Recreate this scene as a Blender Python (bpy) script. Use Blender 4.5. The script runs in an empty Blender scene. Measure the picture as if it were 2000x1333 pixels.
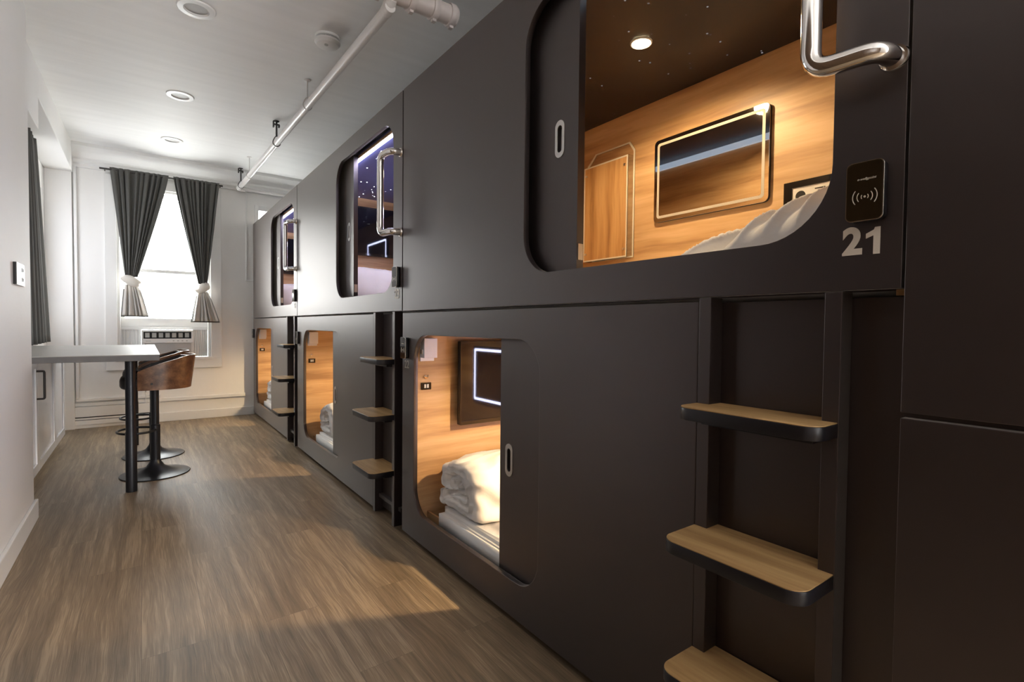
import bpy, bmesh, math, random
from mathutils import Vector, Matrix, noise
PI = math.pi
random.seed(7)
SC = bpy.context.scene
COL = SC.collection

# ------------------------------------------------------------------ camera
FL, YAW, PITCH, ROLL, CH, CD = 993.157523, .628199904, .0282441888, .00997558967, 1.05993539, 1.05
f_ = Vector((math.sin(YAW)*math.cos(PITCH), math.cos(YAW)*math.cos(PITCH), -math.sin(PITCH)))
r_ = Vector((math.cos(YAW), -math.sin(YAW), 0)); u_ = r_.cross(f_)
r2 = math.cos(ROLL)*r_ + math.sin(ROLL)*u_; u2 = -math.sin(ROLL)*r_ + math.cos(ROLL)*u_
cam_d = bpy.data.cameras.new('camera'); cam = bpy.data.objects.new('camera', cam_d); COL.objects.link(cam)
M = Matrix((r2, u2, -f_)).transposed().to_4x4(); M.translation = Vector((-CD, 0, CH)); cam.matrix_world = M
cam_d.sensor_width = 36; cam_d.lens = FL/2000*36; cam_d.clip_start = .02
SC.camera = cam
# ------------------------------------------------------------------ world, daylight, exposure
W = bpy.data.worlds.new('world'); SC.world = W; W.use_nodes = True
bg = W.node_tree.nodes['Background']; bg.inputs[0].default_value = (1.0, .985, .96, 1); bg.inputs[1].default_value = 9.0
SC.view_settings.view_transform = 'Standard'; SC.view_settings.look = 'None'
SC.view_settings.gamma = 1; SC.view_settings.use_curve_mapping = False
SC.view_settings.exposure = 1.46

def portal(name, loc, rot, sx, sy, power=0, color=(1, 1, 1)):
    """daylight portal at a window opening; given power, an added area lamp"""
    l = bpy.data.lights.new(name, 'AREA'); l.shape = 'RECTANGLE'; l.size = sx; l.size_y = sy
    if power: l.energy = power; l.color = color
    else: l.energy = 1; l.cycles.is_portal = True
    o = bpy.data.objects.new(name, l); COL.objects.link(o); o.location = loc; o.rotation_euler = rot
    return o
portal('daylight_far_window', (-.84, 6.78, 1.75), (-PI/2, 0, 0), .84, 1.4)
portal('daylight_alcove_window', (-1.93, 5.96, 1.65), (0, -PI/2, 0), 1.3, .92)
portal('daylight_added_rear_window', (.52, -2.66, 1.5), (PI/2, 0, 0), .96, 1.8)  # portal for the added window behind the camera

portal('fill_from_added_rear_window', (.52, -2.60, 1.55), (PI/2, 0, 0), .9, 1.6, 46, (.95, .97, 1.0))  # added fill lamp in the unseen rear window, brightens the room
portal('daylight_from_alcove_window', (-1.79, 5.96, 1.65), (0, -PI/2, 0), 1.2, .86, 2.5, (.80, .86, 1.0))

# ------------------------------------------------------------------ materials
def nm(name):
    m = bpy.data.materials.new(name); m.use_nodes = True
    nt = m.node_tree; return m, nt, nt.nodes['Principled BSDF']
def N(nt, t, **k):
    n = nt.nodes.new(t)
    for a, v in k.items():
        if a in n.inputs: n.inputs[a].default_value = v
        else: setattr(n, a, v)
    return n
def L(nt, a, b): nt.links.new(a, b)
def plain(name, col, rough=.5, metal=0., noise_amt=.05, scale=6., bump=0., bscale=60., spec=.5, stretch=(1, 1, 1), coat=0.):
    m, nt, b = nm(name)
    tc = N(nt, 'ShaderNodeTexCoord'); mp = N(nt, 'ShaderNodeMapping'); mp.inputs['Scale'].default_value = stretch
    L(nt, tc.outputs['Object'], mp.inputs[0])
    n = N(nt, 'ShaderNodeTexNoise', Scale=scale, Detail=4.); L(nt, mp.outputs[0], n.inputs['Vector'])
    mr = N(nt, 'ShaderNodeMapRange'); mr.inputs[3].default_value = 1-noise_amt; mr.inputs[4].default_value = 1+noise_amt
    L(nt, n.outputs[0], mr.inputs[0])
    mx = N(nt, 'ShaderNodeVectorMath', operation='SCALE'); mx.inputs[0].default_value = col[:3]
    L(nt, mr.outputs[0], mx.inputs['Scale']); L(nt, mx.outputs[0], b.inputs['Base Color'])
    b.inputs['Roughness'].default_value = rough; b.inputs['Metallic'].default_value = metal
    b.inputs['Specular IOR Level'].default_value = spec; b.inputs['Coat Weight'].default_value = coat
    if bump:
        n2 = N(nt, 'ShaderNodeTexNoise', Scale=bscale, Detail=3.); L(nt, mp.outputs[0], n2.inputs['Vector'])
        bp = N(nt, 'ShaderNodeBump', Strength=bump, Distance=.004); L(nt, n2.outputs[0], bp.inputs['Height']); L(nt, bp.outputs[0], b.inputs['Normal'])
    return m
def wood(name, cols, axis='y', scale=1., rough=.42, spec=.4, fine=1.):
    """laminate with long soft streaks along one axis"""
    m, nt, b = nm(name)
    tc = N(nt, 'ShaderNodeTexCoord'); mp = N(nt, 'ShaderNodeMapping')
    s = {'x': (1.1, 16, 16), 'y': (16, 1.1, 16), 'z': (16, 16, 1.1)}[axis]
    mp.inputs['Scale'].default_value = tuple(v*scale for v in s)
    w0 = N(nt, 'ShaderNodeTexNoise', Scale=1.6, Detail=2.)
    L(nt, tc.outputs['Object'], w0.inputs['Vector'])
    ad = N(nt, 'ShaderNodeVectorMath', operation='MULTIPLY_ADD'); ad.inputs[1].default_value = (.07, .07, .07)
    L(nt, w0.outputs['Color'], ad.inputs[0]); L(nt, tc.outputs['Object'], ad.inputs[2]); L(nt, ad.outputs[0], mp.inputs[0])
    n1 = N(nt, 'ShaderNodeTexNoise', Scale=1., Detail=5., Roughness=.55); L(nt, mp.outputs[0], n1.inputs['Vector'])
    n2 = N(nt, 'ShaderNodeTexNoise', Scale=6., Detail=3.); L(nt, mp.outputs[0], n2.inputs['Vector'])
    mx = N(nt, 'ShaderNodeMath', operation='MULTIPLY_ADD'); mx.inputs[1].default_value = .22*fine
    L(nt, n2.outputs[0], mx.inputs[0]); L(nt, n1.outputs[0], mx.inputs[2])
    cr = N(nt, 'ShaderNodeValToRGB'); L(nt, mx.outputs[0], cr.inputs[0])
    e = cr.color_ramp.elements; e[0].position = .43; e[1].position = .76
    e[0].color = (*cols[0], 1); e[1].color = (*cols[2], 1); k = e.new(.60); k.color = (*cols[1], 1)
    L(nt, cr.outputs[0], b.inputs['Base Color']); b.inputs['Roughness'].default_value = rough
    b.inputs['Specular IOR Level'].default_value = spec
    return m
def emit(name, col, s):
    m, nt, b = nm(name); b.inputs['Base Color'].default_value = (.8, .8, .8, 1)
    b.inputs['Emission Color'].default_value = (*col, 1); b.inputs['Emission Strength'].default_value = s
    return m

MAT = {}
MAT['white_wall'] = plain('white_wall', (.82, .81, .79), .6, noise_amt=.03, scale=2, bump=.25, bscale=18)
MAT['ceiling'] = plain('ceiling_plaster', (.85, .845, .83), .62, noise_amt=.07, scale=2.2, bump=.5, bscale=5.0, stretch=(.7, 5.5, 1))
MAT['trim'] = plain('white_trim', (.78, .775, .76), .4, noise_amt=.02)
MAT['black'] = plain('black_laminate', (.0050, .0022, .0034), .42, noise_amt=.10, scale=5, spec=.5, stretch=(1, 1, .12))
MAT['black'].node_tree.nodes['Principled BSDF'].inputs['Sheen Weight'].default_value = .7
MAT['black'].node_tree.nodes['Principled BSDF'].inputs['Sheen Roughness'].default_value = .28
MAT['black'].node_tree.nodes['Principled BSDF'].inputs['Sheen Tint'].default_value = (1, .93, .86, 1)
MAT['black'].node_tree.nodes['Principled BSDF'].inputs['IOR'].default_value = 1.92; MAT['black'].node_tree.nodes['Principled BSDF'].inputs['Specular Tint'].default_value = (1, .88, .86, 1)
MAT['black_edge'] = plain('black_edge_band', (.010, .009, .012), .35, noise_amt=.05)
MAT['pod_wood'] = wood('capsule_oak_laminate', ((.36, .20, .095), (.56, .345, .17), (.68, .45, .25)), 'y', .75)
MAT['pod_wood_x'] = wood('capsule_oak_laminate_end', ((.36, .20, .095), (.56, .345, .17), (.68, .45, .25)), 'x', .75)
MAT['pod_wood_z'] = wood('capsule_oak_laminate_upright', ((.34, .17, .062), (.54, .30, .12), (.66, .40, .18)), 'z', 1.0)
MAT['tread'] = wood('step_oak_laminate', ((.30, .165, .062), (.47, .285, .12), (.60, .39, .18)), 'y', 1.0, .45)
MAT['ply'] = wood('walnut_plywood', ((.10, .045, .025), (.19, .09, .045), (.28, .14, .07)), 'y', 1.2, .3)
MAT['ply_edge'] = plain('plywood_edge', (.50, .38, .27), .5, noise_amt=.3, scale=30)
MAT['leather'] = plain('dark_leather', (.035, .027, .024), .4, noise_amt=.1, bump=.2, bscale=120)
MAT['metal_black'] = plain('black_powder_coat', (.016, .017, .022), .35, .3, noise_amt=.03)
MAT['chrome'] = plain('chrome', (.80, .78, .76), .09, 1., noise_amt=.02)
MAT['steel'] = plain('brushed_steel', (.66, .64, .62), .32, 1., noise_amt=.1, scale=40)
MAT['reader'] = plain('black_glass_brown_reflection', (.020, .012, .005), .07, noise_amt=0)  # brown mirrored from the surroundings is put into the base colour
MAT['lock_metal'] = plain('satin_zinc', (.72, .74, .80), .4, .35, noise_amt=.03)
MAT['gloss'] = plain('black_glass', (.012, .010, .009), .06, noise_amt=.0, spec=.6)
MAT['screen'] = plain('screen_glass', (.006, .006, .009), .04, noise_amt=.0, spec=.4)
MAT['decal'] = plain('pale_decal', (.72, .66, .58), .5, noise_amt=.02)
MAT['decal_dim'] = plain('grey_decal', (.42, .38, .33), .5, noise_amt=.02)
MAT['linen'] = plain('white_linen', (.80, .785, .77), .8, noise_amt=.03, bump=.25, bscale=40)
MAT['panelling'] = wood('added_brown_panelling', ((.030, .017, .010), (.05, .029, .016), (.07, .042, .022)), 'z', .6)
MAT['curtain'] = None
MAT['plastic'] = plain('white_plastic', (.76, .755, .74), .35, noise_amt=.02)
MAT['plastic_grey'] = plain('grey_plastic', (.42, .42, .40), .45, noise_amt=.05)
MAT['pipe'] = plain('painted_pipe', (.76, .73, .71), .33, noise_amt=.05)
MAT['fitting'] = plain('fitting_paint', (.62, .55, .52), .4, noise_amt=.06)
MAT['iron'] = plain('dark_iron', (.05, .045, .042), .55, .4)
MAT['slot'] = plain('shadow_slot', (.012, .011, .011), .7)
MAT['counter'] = plain('grey_stone_laminate', (.44, .42, .385), .38, noise_amt=.15, scale=7, stretch=(1, 2.5, 1))
MAT['counter_edge'] = plain('grey_brown_edge', (.13, .12, .115), .5, noise_amt=.25, scale=15)
MAT['cabinet'] = plain('white_cabinet_lacquer', (.74, .745, .77), .18, noise_amt=.01)
MAT['lamp_warm'] = emit('warm_lamp_diffuser', (1.0, .74, .42), 20)
MAT['lamp_off'] = plain('unlit_diffuser', (.45, .44, .43), .5, noise_amt=.05)
MAT['led_cool'] = emit('cool_led_strip', (.66, .70, 1.0), 13)
MAT['led_blue'] = emit('pale_blue_led_strip', (.45, .72, 1.0), .22)
MAT['led_mirror'] = emit('lit_mirror_band', (.62, .66, 1.0), 17)
MAT['frost'] = plain('frosted_band', (.50, .46, .40), .5, noise_amt=.03)
MAT['frost_light'] = plain('frosted_acrylic_edge', (.74, .70, .62), .4, noise_amt=.03)
MAT['mirror'] = plain('mirror_silver', (.62, .62, .62), .02, 1., noise_amt=0)
MAT['acrylic'] = plain('clear_acrylic', (.95, .95, .95), .05, noise_amt=0)

def fabric(name, col, trans):
    m, nt, b = nm(name)
    tc = N(nt, 'ShaderNodeTexCoord'); n = N(nt, 'ShaderNodeTexNoise', Scale=90., Detail=2.); L(nt, tc.outputs['Object'], n.inputs['Vector'])
    bp = N(nt, 'ShaderNodeBump', Strength=.2, Distance=.002); L(nt, n.outputs[0], bp.inputs['Height']); L(nt, bp.outputs[0], b.inputs['Normal'])
    b.inputs['Base Color'].default_value = (*col, 1); b.inputs['Roughness'].default_value = .85
    t = N(nt, 'ShaderNodeBsdfTranslucent'); t.inputs[0].default_value = (*[min(1, c*1.3) for c in col], 1)
    mx = N(nt, 'ShaderNodeMixShader'); mx.inputs[0].default_value = trans
    L(nt, b.outputs[0], mx.inputs[1]); L(nt, t.outputs[0], mx.inputs[2])
    L(nt, mx.outputs[0], nt.nodes['Material Output'].inputs[0]); return m
MAT['curtain'] = fabric('charcoal_curtain', (.105, .103, .095), .12)
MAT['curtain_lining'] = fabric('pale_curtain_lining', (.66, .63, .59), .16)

def thin_glass(name='window_glass', tint=(.96, .98, .98)):
    m, nt, b = nm(name)
    g = N(nt, 'ShaderNodeBsdfGlossy'); g.inputs['Roughness'].default_value = .02
    t = N(nt, 'ShaderNodeBsdfTransparent'); t.inputs[0].default_value = (*tint, 1)
    mx = N(nt, 'ShaderNodeMixShader'); mx.inputs[0].default_value = .06
    L(nt, t.outputs[0], mx.inputs[1]); L(nt, g.outputs[0], mx.inputs[2]); L(nt, mx.outputs[0], nt.nodes['Material Output'].inputs[0])
    return m
MAT['glass'] = thin_glass(); MAT['glass_dim'] = thin_glass('dimming_window_glass', (.30, .30, .30))  # dark tint added to cut the daylight from the alcove window
def clear_acrylic():
    m, nt, b = nm('clear_acrylic_sheet')
    g = N(nt, 'ShaderNodeBsdfGlossy'); g.inputs['Roughness'].default_value = .05
    t = N(nt, 'ShaderNodeBsdfTransparent'); t.inputs[0].default_value = (.985, .985, .985, 1)
    lw = N(nt, 'ShaderNodeLayerWeight'); lw.inputs[0].default_value = .08
    mx = N(nt, 'ShaderNodeMixShader'); L(nt, lw.outputs['Fresnel'], mx.inputs[0])
    L(nt, t.outputs[0], mx.inputs[1]); L(nt, g.outputs[0], mx.inputs[2]); L(nt, mx.outputs[0], nt.nodes['Material Output'].inputs[0])
    return m
MAT['acrylic'] = clear_acrylic()

def starry(name, strength, base):
    """dark ceiling panel drilled with fibre-optic star points"""
    m, nt, b = nm(name)
    b.inputs['Base Color'].default_value = (*base, 1); b.inputs['Roughness'].default_value = .38
    tc = N(nt, 'ShaderNodeTexCoord'); mp = N(nt, 'ShaderNodeMapping'); mp.inputs['Scale'].default_value = (1, 1, 0)
    L(nt, tc.outputs['Object'], mp.inputs[0])
    v = N(nt, 'ShaderNodeTexVoronoi', Scale=21.); L(nt, mp.outputs[0], v.inputs['Vector'])
    lt = N(nt, 'ShaderNodeMath', operation='LESS_THAN'); lt.inputs[1].default_value = .085; L(nt, v.outputs['Distance'], lt.inputs[0])
    sx = N(nt, 'ShaderNodeSeparateColor'); L(nt, v.outputs['Color'], sx.inputs[0])
    ml = N(nt, 'ShaderNodeMath', operation='MULTIPLY'); L(nt, lt.outputs[0], ml.inputs[0]); L(nt, sx.outputs[0], ml.inputs[1])
    m3 = N(nt, 'ShaderNodeMath', operation='MULTIPLY'); m3.inputs[1].default_value = strength; L(nt, ml.outputs[0], m3.inputs[0])
    b.inputs['Emission Color'].default_value = (.86, .88, 1, 1); L(nt, m3.outputs[0], b.inputs['Emission Strength'])
    return m
MAT['stars_on'] = starry('starry_ceiling_led_glow', 9, (.10, .10, .22))  # blue base colour carries the LED strip's glow on the panel
MAT['stars_off'] = starry('starry_ceiling_unlit', .12, (.012, .009, .014))

def floor_mat():
    m, nt, b = nm('oak_plank_floor')
    tc = N(nt, 'ShaderNodeTexCoord'); sp = N(nt, 'ShaderNodeSeparateXYZ'); L(nt, tc.outputs['Object'], sp.inputs[0])
    cb = N(nt, 'ShaderNodeCombineXYZ'); L(nt, sp.outputs[1], cb.inputs[0]); L(nt, sp.outputs[0], cb.inputs[1])
    off = N(nt, 'ShaderNodeVectorMath', operation='ADD'); off.inputs[1].default_value = (-.73, 3.042, 0); L(nt, cb.outputs[0], off.inputs[0])
    br = N(nt, 'ShaderNodeTexBrick'); br.offset = .37; br.offset_frequency = 2; br.squash = 1
    br.inputs['Color1'].default_value = (0, 0, 0, 1); br.inputs['Color2'].default_value = (1, 1, 1, 1); br.inputs['Mortar'].default_value = (0, 0, 0, 1)
    br.inputs['Scale'].default_value = 1; br.inputs['Mortar Size'].default_value = .0006; br.inputs['Mortar Smooth'].default_value = .4
    br.inputs['Brick Width'].default_value = 1.22; br.inputs['Row Height'].default_value = .18
    L(nt, off.outputs[0], br.inputs['Vector'])
    # per-plank shift of the grain
    sh = N(nt, 'ShaderNodeVectorMath', operation='SCALE'); sh.inputs['Scale'].default_value = 7.3; L(nt, br.outputs['Color'], sh.inputs[0])
    ad = N(nt, 'ShaderNodeVectorMath', operation='ADD'); L(nt, tc.outputs['Object'], ad.inputs[0]); L(nt, sh.outputs[0], ad.inputs[1])
    w0 = N(nt, 'ShaderNodeTexNoise', Scale=2.2, Detail=2.); L(nt, ad.outputs[0], w0.inputs['Vector'])
    wd = N(nt, 'ShaderNodeVectorMath', operation='MULTIPLY_ADD'); wd.inputs[1].default_value = (.045, .07, 0); L(nt, w0.outputs['Color'], wd.inputs[0]); L(nt, ad.outputs[0], wd.inputs[2])
    mp = N(nt, 'ShaderNodeMapping'); mp.inputs['Scale'].default_value = (34, 1.3, 1); L(nt, wd.outputs[0], mp.inputs[0])
    n1 = N(nt, 'ShaderNodeTexNoise', Scale=1., Detail=6., Roughness=.6); L(nt, mp.outputs[0], n1.inputs['Vector'])
    mp2 = N(nt, 'ShaderNodeMapping'); mp2.inputs['Scale'].default_value = (330, 8, 1); L(nt, wd.outputs[0], mp2.inputs[0])
    n2 = N(nt, 'ShaderNodeTexNoise', Scale=1., Detail=4.); L(nt, mp2.outputs[0], n2.inputs['Vector'])
    a1 = N(nt, 'ShaderNodeMath', operation='MULTIPLY_ADD'); a1.inputs[1].default_value = .60; L(nt, n2.outputs[0], a1.inputs[0]); L(nt, n1.outputs[0], a1.inputs[2])
    a2 = N(nt, 'ShaderNodeMath', operation='MULTIPLY_ADD'); a2.inputs[1].default_value = .09; L(nt, br.outputs['Color'], a2.inputs[0]); L(nt, a1.outputs[0], a2.inputs[2])
    cr = N(nt, 'ShaderNodeValToRGB'); L(nt, a2.outputs[0], cr.inputs[0])
    e = cr.color_ramp.elements; e[0].position = .58; e[0].color = (.130, .092, .058, 1); e[1].position = 1.0; e[1].color = (.345, .255, .165, 1)
    k = e.new(.76); k.color = (.192, .138, .087, 1); k = e.new(.90); k.color = (.250, .180, .114, 1)
    mx = N(nt, 'ShaderNodeMix', data_type='RGBA'); L(nt, br.outputs['Fac'], mx.inputs[0]); L(nt, cr.outputs[0], mx.inputs[6]); mx.inputs[7].default_value = (.10, .07, .05, 1)
    L(nt, mx.outputs[2], b.inputs['Base Color'])
    b.inputs['Roughness'].default_value = .40; b.inputs['Specular IOR Level'].default_value = .45
    bp = N(nt, 'ShaderNodeBump', Strength=.35, Distance=.002); L(nt, a1.outputs[0], bp.inputs['Height']); L(nt, bp.outputs[0], b.inputs['Normal'])
    return m
MAT['floor'] = floor_mat()

# ------------------------------------------------------------------ helpers
def thing(name, label, cat, loc, group=None):
    o = bpy.data.objects.new(name, None); COL.objects.link(o); o.location = loc
    o.empty_display_size = .05; o['label'] = label; o['category'] = cat
    if group: o['group'] = group
    return o
def root_of(p):
    while p.parent: p = p.parent
    return p
def link(name, me, mat, parent=None, smooth=False, label=None, bevel=0, segs=2):
    """mesh in world coordinates -> one object; under a parent it is shifted to the thing's base"""
    if mat is not None and len(me.materials) == 0:
        for m in (mat if isinstance(mat, (list, tuple)) else [mat]): me.materials.append(MAT[m])
    elif mat is not None and len(me.materials):
        me.materials.clear()
        for m in (mat if isinstance(mat, (list, tuple)) else [mat]): me.materials.append(MAT[m])
    if smooth: me.polygons.foreach_set('use_smooth', [True]*len(me.polygons))
    o = bpy.data.objects.new(name, me); COL.objects.link(o)
    if parent:
        me.transform(Matrix.Translation(-root_of(parent).location)); o.parent = parent
    if bevel:
        b = o.modifiers.new('b', 'BEVEL'); b.width = bevel; b.segments = segs; b.limit_method = 'ANGLE'; b.angle_limit = math.radians(40)
        b.harden_normals = False
    if label: o['label'] = label
    return o
def top(o, label, cat, group=None):
    o['label'] = label; o['category'] = cat
    if group: o['group'] = group
    return o
def struct(o): o['kind'] = 'structure'; return o
def me_of(bm, name='m'):
    me = bpy.data.meshes.new(name); bm.normal_update(); bm.to_mesh(me); bm.free(); return me
def addbox(bm, x0, x1, y0, y1, z0, z1, mi=0):
    vs = [bm.verts.new((x, y, z)) for x in (x0, x1) for y in (y0, y1) for z in (z0, z1)]
    for q in ((0, 1, 3, 2), (4, 6, 7, 5), (0, 4, 5, 1), (2, 3, 7, 6), (0, 2, 6, 4), (1, 5, 7, 3)):
        f = bm.faces.new([vs[i] for i in q]); f.material_index = mi
def box(name, x0, x1, y0, y1, z0, z1, mat, parent=None, **k):
    bm = bmesh.new(); addbox(bm, x0, x1, y0, y1, z0, z1); return link(name, me_of(bm), mat, parent, **k)
def boxes(name, lst, mat, parent=None, **k):
    bm = bmesh.new()
    for b in lst: addbox(bm, *b)
    return link(name, me_of(bm), mat, parent, **k)
def rrect(u0, u1, v0, v1, r, n=8):
    rs = r if isinstance(r, (list, tuple)) else [r]*4        # bl, br, tr, tl
    out = []
    for (cx, cy, a0, rr) in ((u0, v0, PI, rs[0]), (u1, v0, 1.5*PI, rs[1]), (u1, v1, 0, rs[2]), (u0, v1, .5*PI, rs[3])):
        sx = 1 if cx == u0 else -1; sy = 1 if cy == v0 else -1
        ox, oy = cx+sx*rr, cy+sy*rr
        if rr <= 0: out.append((cx, cy)); continue
        for i in range(n+1):
            a = a0 + .5*PI*i/n; out.append((ox+rr*math.cos(a), oy+rr*math.sin(a)))
    return out
def curve_mesh(cu):
    o = bpy.data.objects.new('tmp', cu); COL.objects.link(o)
    dg = bpy.context.evaluated_depsgraph_get(); dg.update()
    me = bpy.data.meshes.new_from_object(o.evaluated_get(dg)); bpy.data.objects.remove(o)
    return me
def plate_mesh(loops, t, plane='x', at=0.):
    """2D outline (with holes) extruded by t. plane x: (u,v)->(y,z); z: (u,v)->(x,y); y: (u,v)->(x,z)"""
    cu = bpy.data.curves.new('c', 'CURVE'); cu.dimensions = '2D'; cu.fill_mode = 'BOTH'; cu.extrude = t/2
    for lp in loops:
        s = cu.splines.new('POLY'); s.points.add(len(lp)-1); s.use_cyclic_u = True
        for p, q in zip(s.points, lp): p.co = (q[0], q[1], 0, 1)
    me = curve_mesh(cu)
    bm = bmesh.new(); bm.from_mesh(me); bmesh.ops.remove_doubles(bm, verts=bm.verts, dist=1e-5)
    bmesh.ops.recalc_face_normals(bm, faces=bm.faces)
    bmesh.ops.dissolve_limit(bm, angle_limit=.01, verts=bm.verts, edges=bm.edges)
    bm.to_mesh(me); bm.free()
    if plane == 'x': mt = Matrix(((0, 0, 1, at), (1, 0, 0, 0), (0, 1, 0, 0), (0, 0, 0, 1)))
    elif plane == 'z': mt = Matrix.Translation((0, 0, at))
    else: mt = Matrix(((1, 0, 0, 0), (0, 0, -1, at), (0, 1, 0, 0), (0, 0, 0, 1)))
    me.transform(mt); return me
def plate(name, loops, t, mat, parent=None, plane='x', at=0., **k):
    return link(name, plate_mesh(loops, t, plane, at), mat, parent, **k)
def tube_mesh(pts, r, res=8, cyclic=False):
    cu = bpy.data.curves.new('c', 'CURVE'); cu.dimensions = '3D'; cu.bevel_depth = r; cu.bevel_resolution = res; cu.use_fill_caps = True
    s = cu.splines.new('POLY'); s.points.add(len(pts)-1); s.use_cyclic_u = cyclic
    for p, q in zip(s.points, pts): p.co = (*q, 1)
    me = curve_mesh(cu); me.polygons.foreach_set('use_smooth', [len(p.vertices) == 4 for p in me.polygons]); return me
def tube(name, pts, r, mat, parent=None, res=8, cyclic=False, **k):
    return link(name, tube_mesh(pts, r, res, cyclic), mat, parent, **k)
def fillet(pts, r, n=7):
    """round the corners of a polyline"""
    P = [Vector(p) for p in pts]; out = [P[0]]
    for i in range(1, len(P)-1):
        a = (P[i-1]-P[i]); b = (P[i+1]-P[i]); rr = min(r, a.length*.49, b.length*.49)
        p0 = P[i]+a.normalized()*rr; p1 = P[i]+b.normalized()*rr
        for k in range(n+1):
            t = k/n; out.append((1-t)**2*p0+2*t*(1-t)*P[i]+t*t*p1)
    out.append(P[-1]); return out
def lathe_mesh(prof, c, n=40, axis='z'):
    bm = bmesh.new(); rings = []
    for (r, z) in prof:
        if r < 1e-6:
            rings.append([bm.verts.new((0, 0, z))])
        else: rings.append([bm.verts.new((r*math.cos(2*PI*i/n), r*math.sin(2*PI*i/n), z)) for i in range(n)])
    for a, b in zip(rings, rings[1:]):
        for i in range(n):
            j = (i+1) % n
            if len(a) == 1 and len(b) == 1: continue
            if len(a) == 1: bm.faces.new((a[0], b[i], b[j]))
            elif len(b) == 1: bm.faces.new((a[i], a[j], b[0]))
            else: bm.faces.new((a[i], a[j], b[j], b[i]))
    bmesh.ops.recalc_face_normals(bm, faces=bm.faces)
    me = me_of(bm)
    if axis == 'x': me.transform(Matrix.Rotation(PI/2, 4, 'Y'))
    if axis == 'y': me.transform(Matrix.Rotation(-PI/2, 4, 'X'))
    me.transform(Matrix.Translation(c)); return me
def lathe(name, prof, c, mat, parent=None, n=40, axis='z', auto=True, **k):
    o = link(name, lathe_mesh(prof, c, n, axis), mat, parent, **k)
    if auto:
        o.data.polygons.foreach_set('use_smooth', [True]*len(o.data.polygons))
        try: o.data.set_sharp_from_angle(angle=math.radians(35))
        except Exception: pass
    return o
def text_mesh(s, size, bold=0., ext=.0006, align='CENTER', shear=0.):
    cu = bpy.data.curves.new('t', 'FONT'); cu.body = s; cu.size = size; cu.offset = bold; cu.extrude = ext
    cu.align_x = align; cu.align_y = 'CENTER'; cu.shear = shear; cu.resolution_u = 6
    return curve_mesh(cu)
def text_on_x(name, s, size, x, y, z, mat, parent, bold=0., sx=1., shear=0.):
    """lettering on a face that looks towards -x"""
    me = text_mesh(s, size, bold, shear=shear)
    me.transform(Matrix(((0, 0, -1, x), (-sx, 0, 0, y), (0, 1, 0, z), (0, 0, 0, 1))))
    return link(name, me, mat, parent)
def text_on_y(name, s, size, x, y, z, mat, parent, bold=0.):
    """lettering on a face that looks towards -y"""
    me = text_mesh(s, size, bold)
    me.transform(Matrix(((1, 0, 0, x), (0, 0, -1, y), (0, 1, 0, z), (0, 0, 0, 1))))
    return link(name, me, mat, parent)
def join_meshes(mes):
    bm = bmesh.new()
    for m in mes: bm.from_mesh(m)
    return me_of(bm)

# ------------------------------------------------------------------ room shell
YF, YR = 6.62, -2.55            # far wall, rear wall
XL, XA, XR = -1.53, -1.80, 1.10  # near left wall, alcove wall, right wall
YE = 3.69                        # where the near left wall ends
def cz(y): return 2.80 + .035*(y-6.62)

struct(box('floor', -2.1, 1.3, -2.8, 6.9, -.08, 0, 'floor'))
bm = bmesh.new()
v = [bm.verts.new(p) for p in ((-2.1, -2.8, cz(-2.8)), (1.3, -2.8, cz(-2.8)), (1.3, 6.9, cz(6.9)), (-2.1, 6.9, cz(6.9)),
                               (-2.1, -2.8, 2.95), (1.3, -2.8, 2.95), (1.3, 6.9, 2.95), (-2.1, 6.9, 2.95))]
for q in ((0, 3, 2, 1), (4, 5, 6, 7), (0, 1, 5, 4), (1, 2, 6, 5), (2, 3, 7, 6), (3, 0, 4, 7)): bm.faces.new([v[i] for i in q])
CE = link('ceiling', me_of(bm), 'ceiling'); struct(CE)

def wall_with_hole(name, plane, at, t, u0, u1, v0, v1, holes, mat='white_wall'):
    loops = [[(u0, v0), (u1, v0), (u1, v1), (u0, v1)]] + [[(a, c), (b, c), (b, d), (a, d)] for a, b, c, d in holes]
    return struct(plate(name, loops, t, mat, None, plane, at))
WIN = (-1.26, -.43, .68, 2.47)
wall_with_hole('wall_far', 'y', YF+.09, .18, -2.1, 1.3, 0, 2.9, [WIN, (.05, .50, 1.45, 2.40)])
wall_with_hole('wall_rear', 'y', YR-.06, .12, -2.1, 1.3, 0, 2.9, [(.04, 1.0, .6, 2.32)])  # window hole added out of view to let in fill light
wall_with_hole('wall_left', 'x', XL-.075, .15, YR, YE, 0, 2.9, [])
wall_with_hole('wall_alcove', 'x', XA-.075, .15, YE-.2, YF, 0, 2.9, [(5.5, 6.42, 1.0, 2.30)])
struct(box('wall_right', XR, XR+.12, YR, YF, 0, 2.9, 'white_wall'))
struct(box('wall_alcove_return', XA-.07, XL-.01, YE-.14, YE-.002, 0, 2.8, 'white_wall'))
# unseen panelling added to darken what the capsule fronts, reader and handle mirror
struct(box('trim_added_panelling', XL, XL+.03, YR, 1.70, 0, 2.42, 'panelling', bevel=.004))
# soffit over the alcove and the deeper header in front of it
struct(boxes('trim_soffit', [(XA, -1.59, 4.55, YF, 2.53, 2.85), (XA, -1.59, YE, 4.55, 2.32, 2.85)], 'white_wall', bevel=.004))
struct(box('trim_pilaster', XA, -1.60, YF-.045, YF, 0, 2.53, 'white_wall', bevel=.003))
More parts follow.
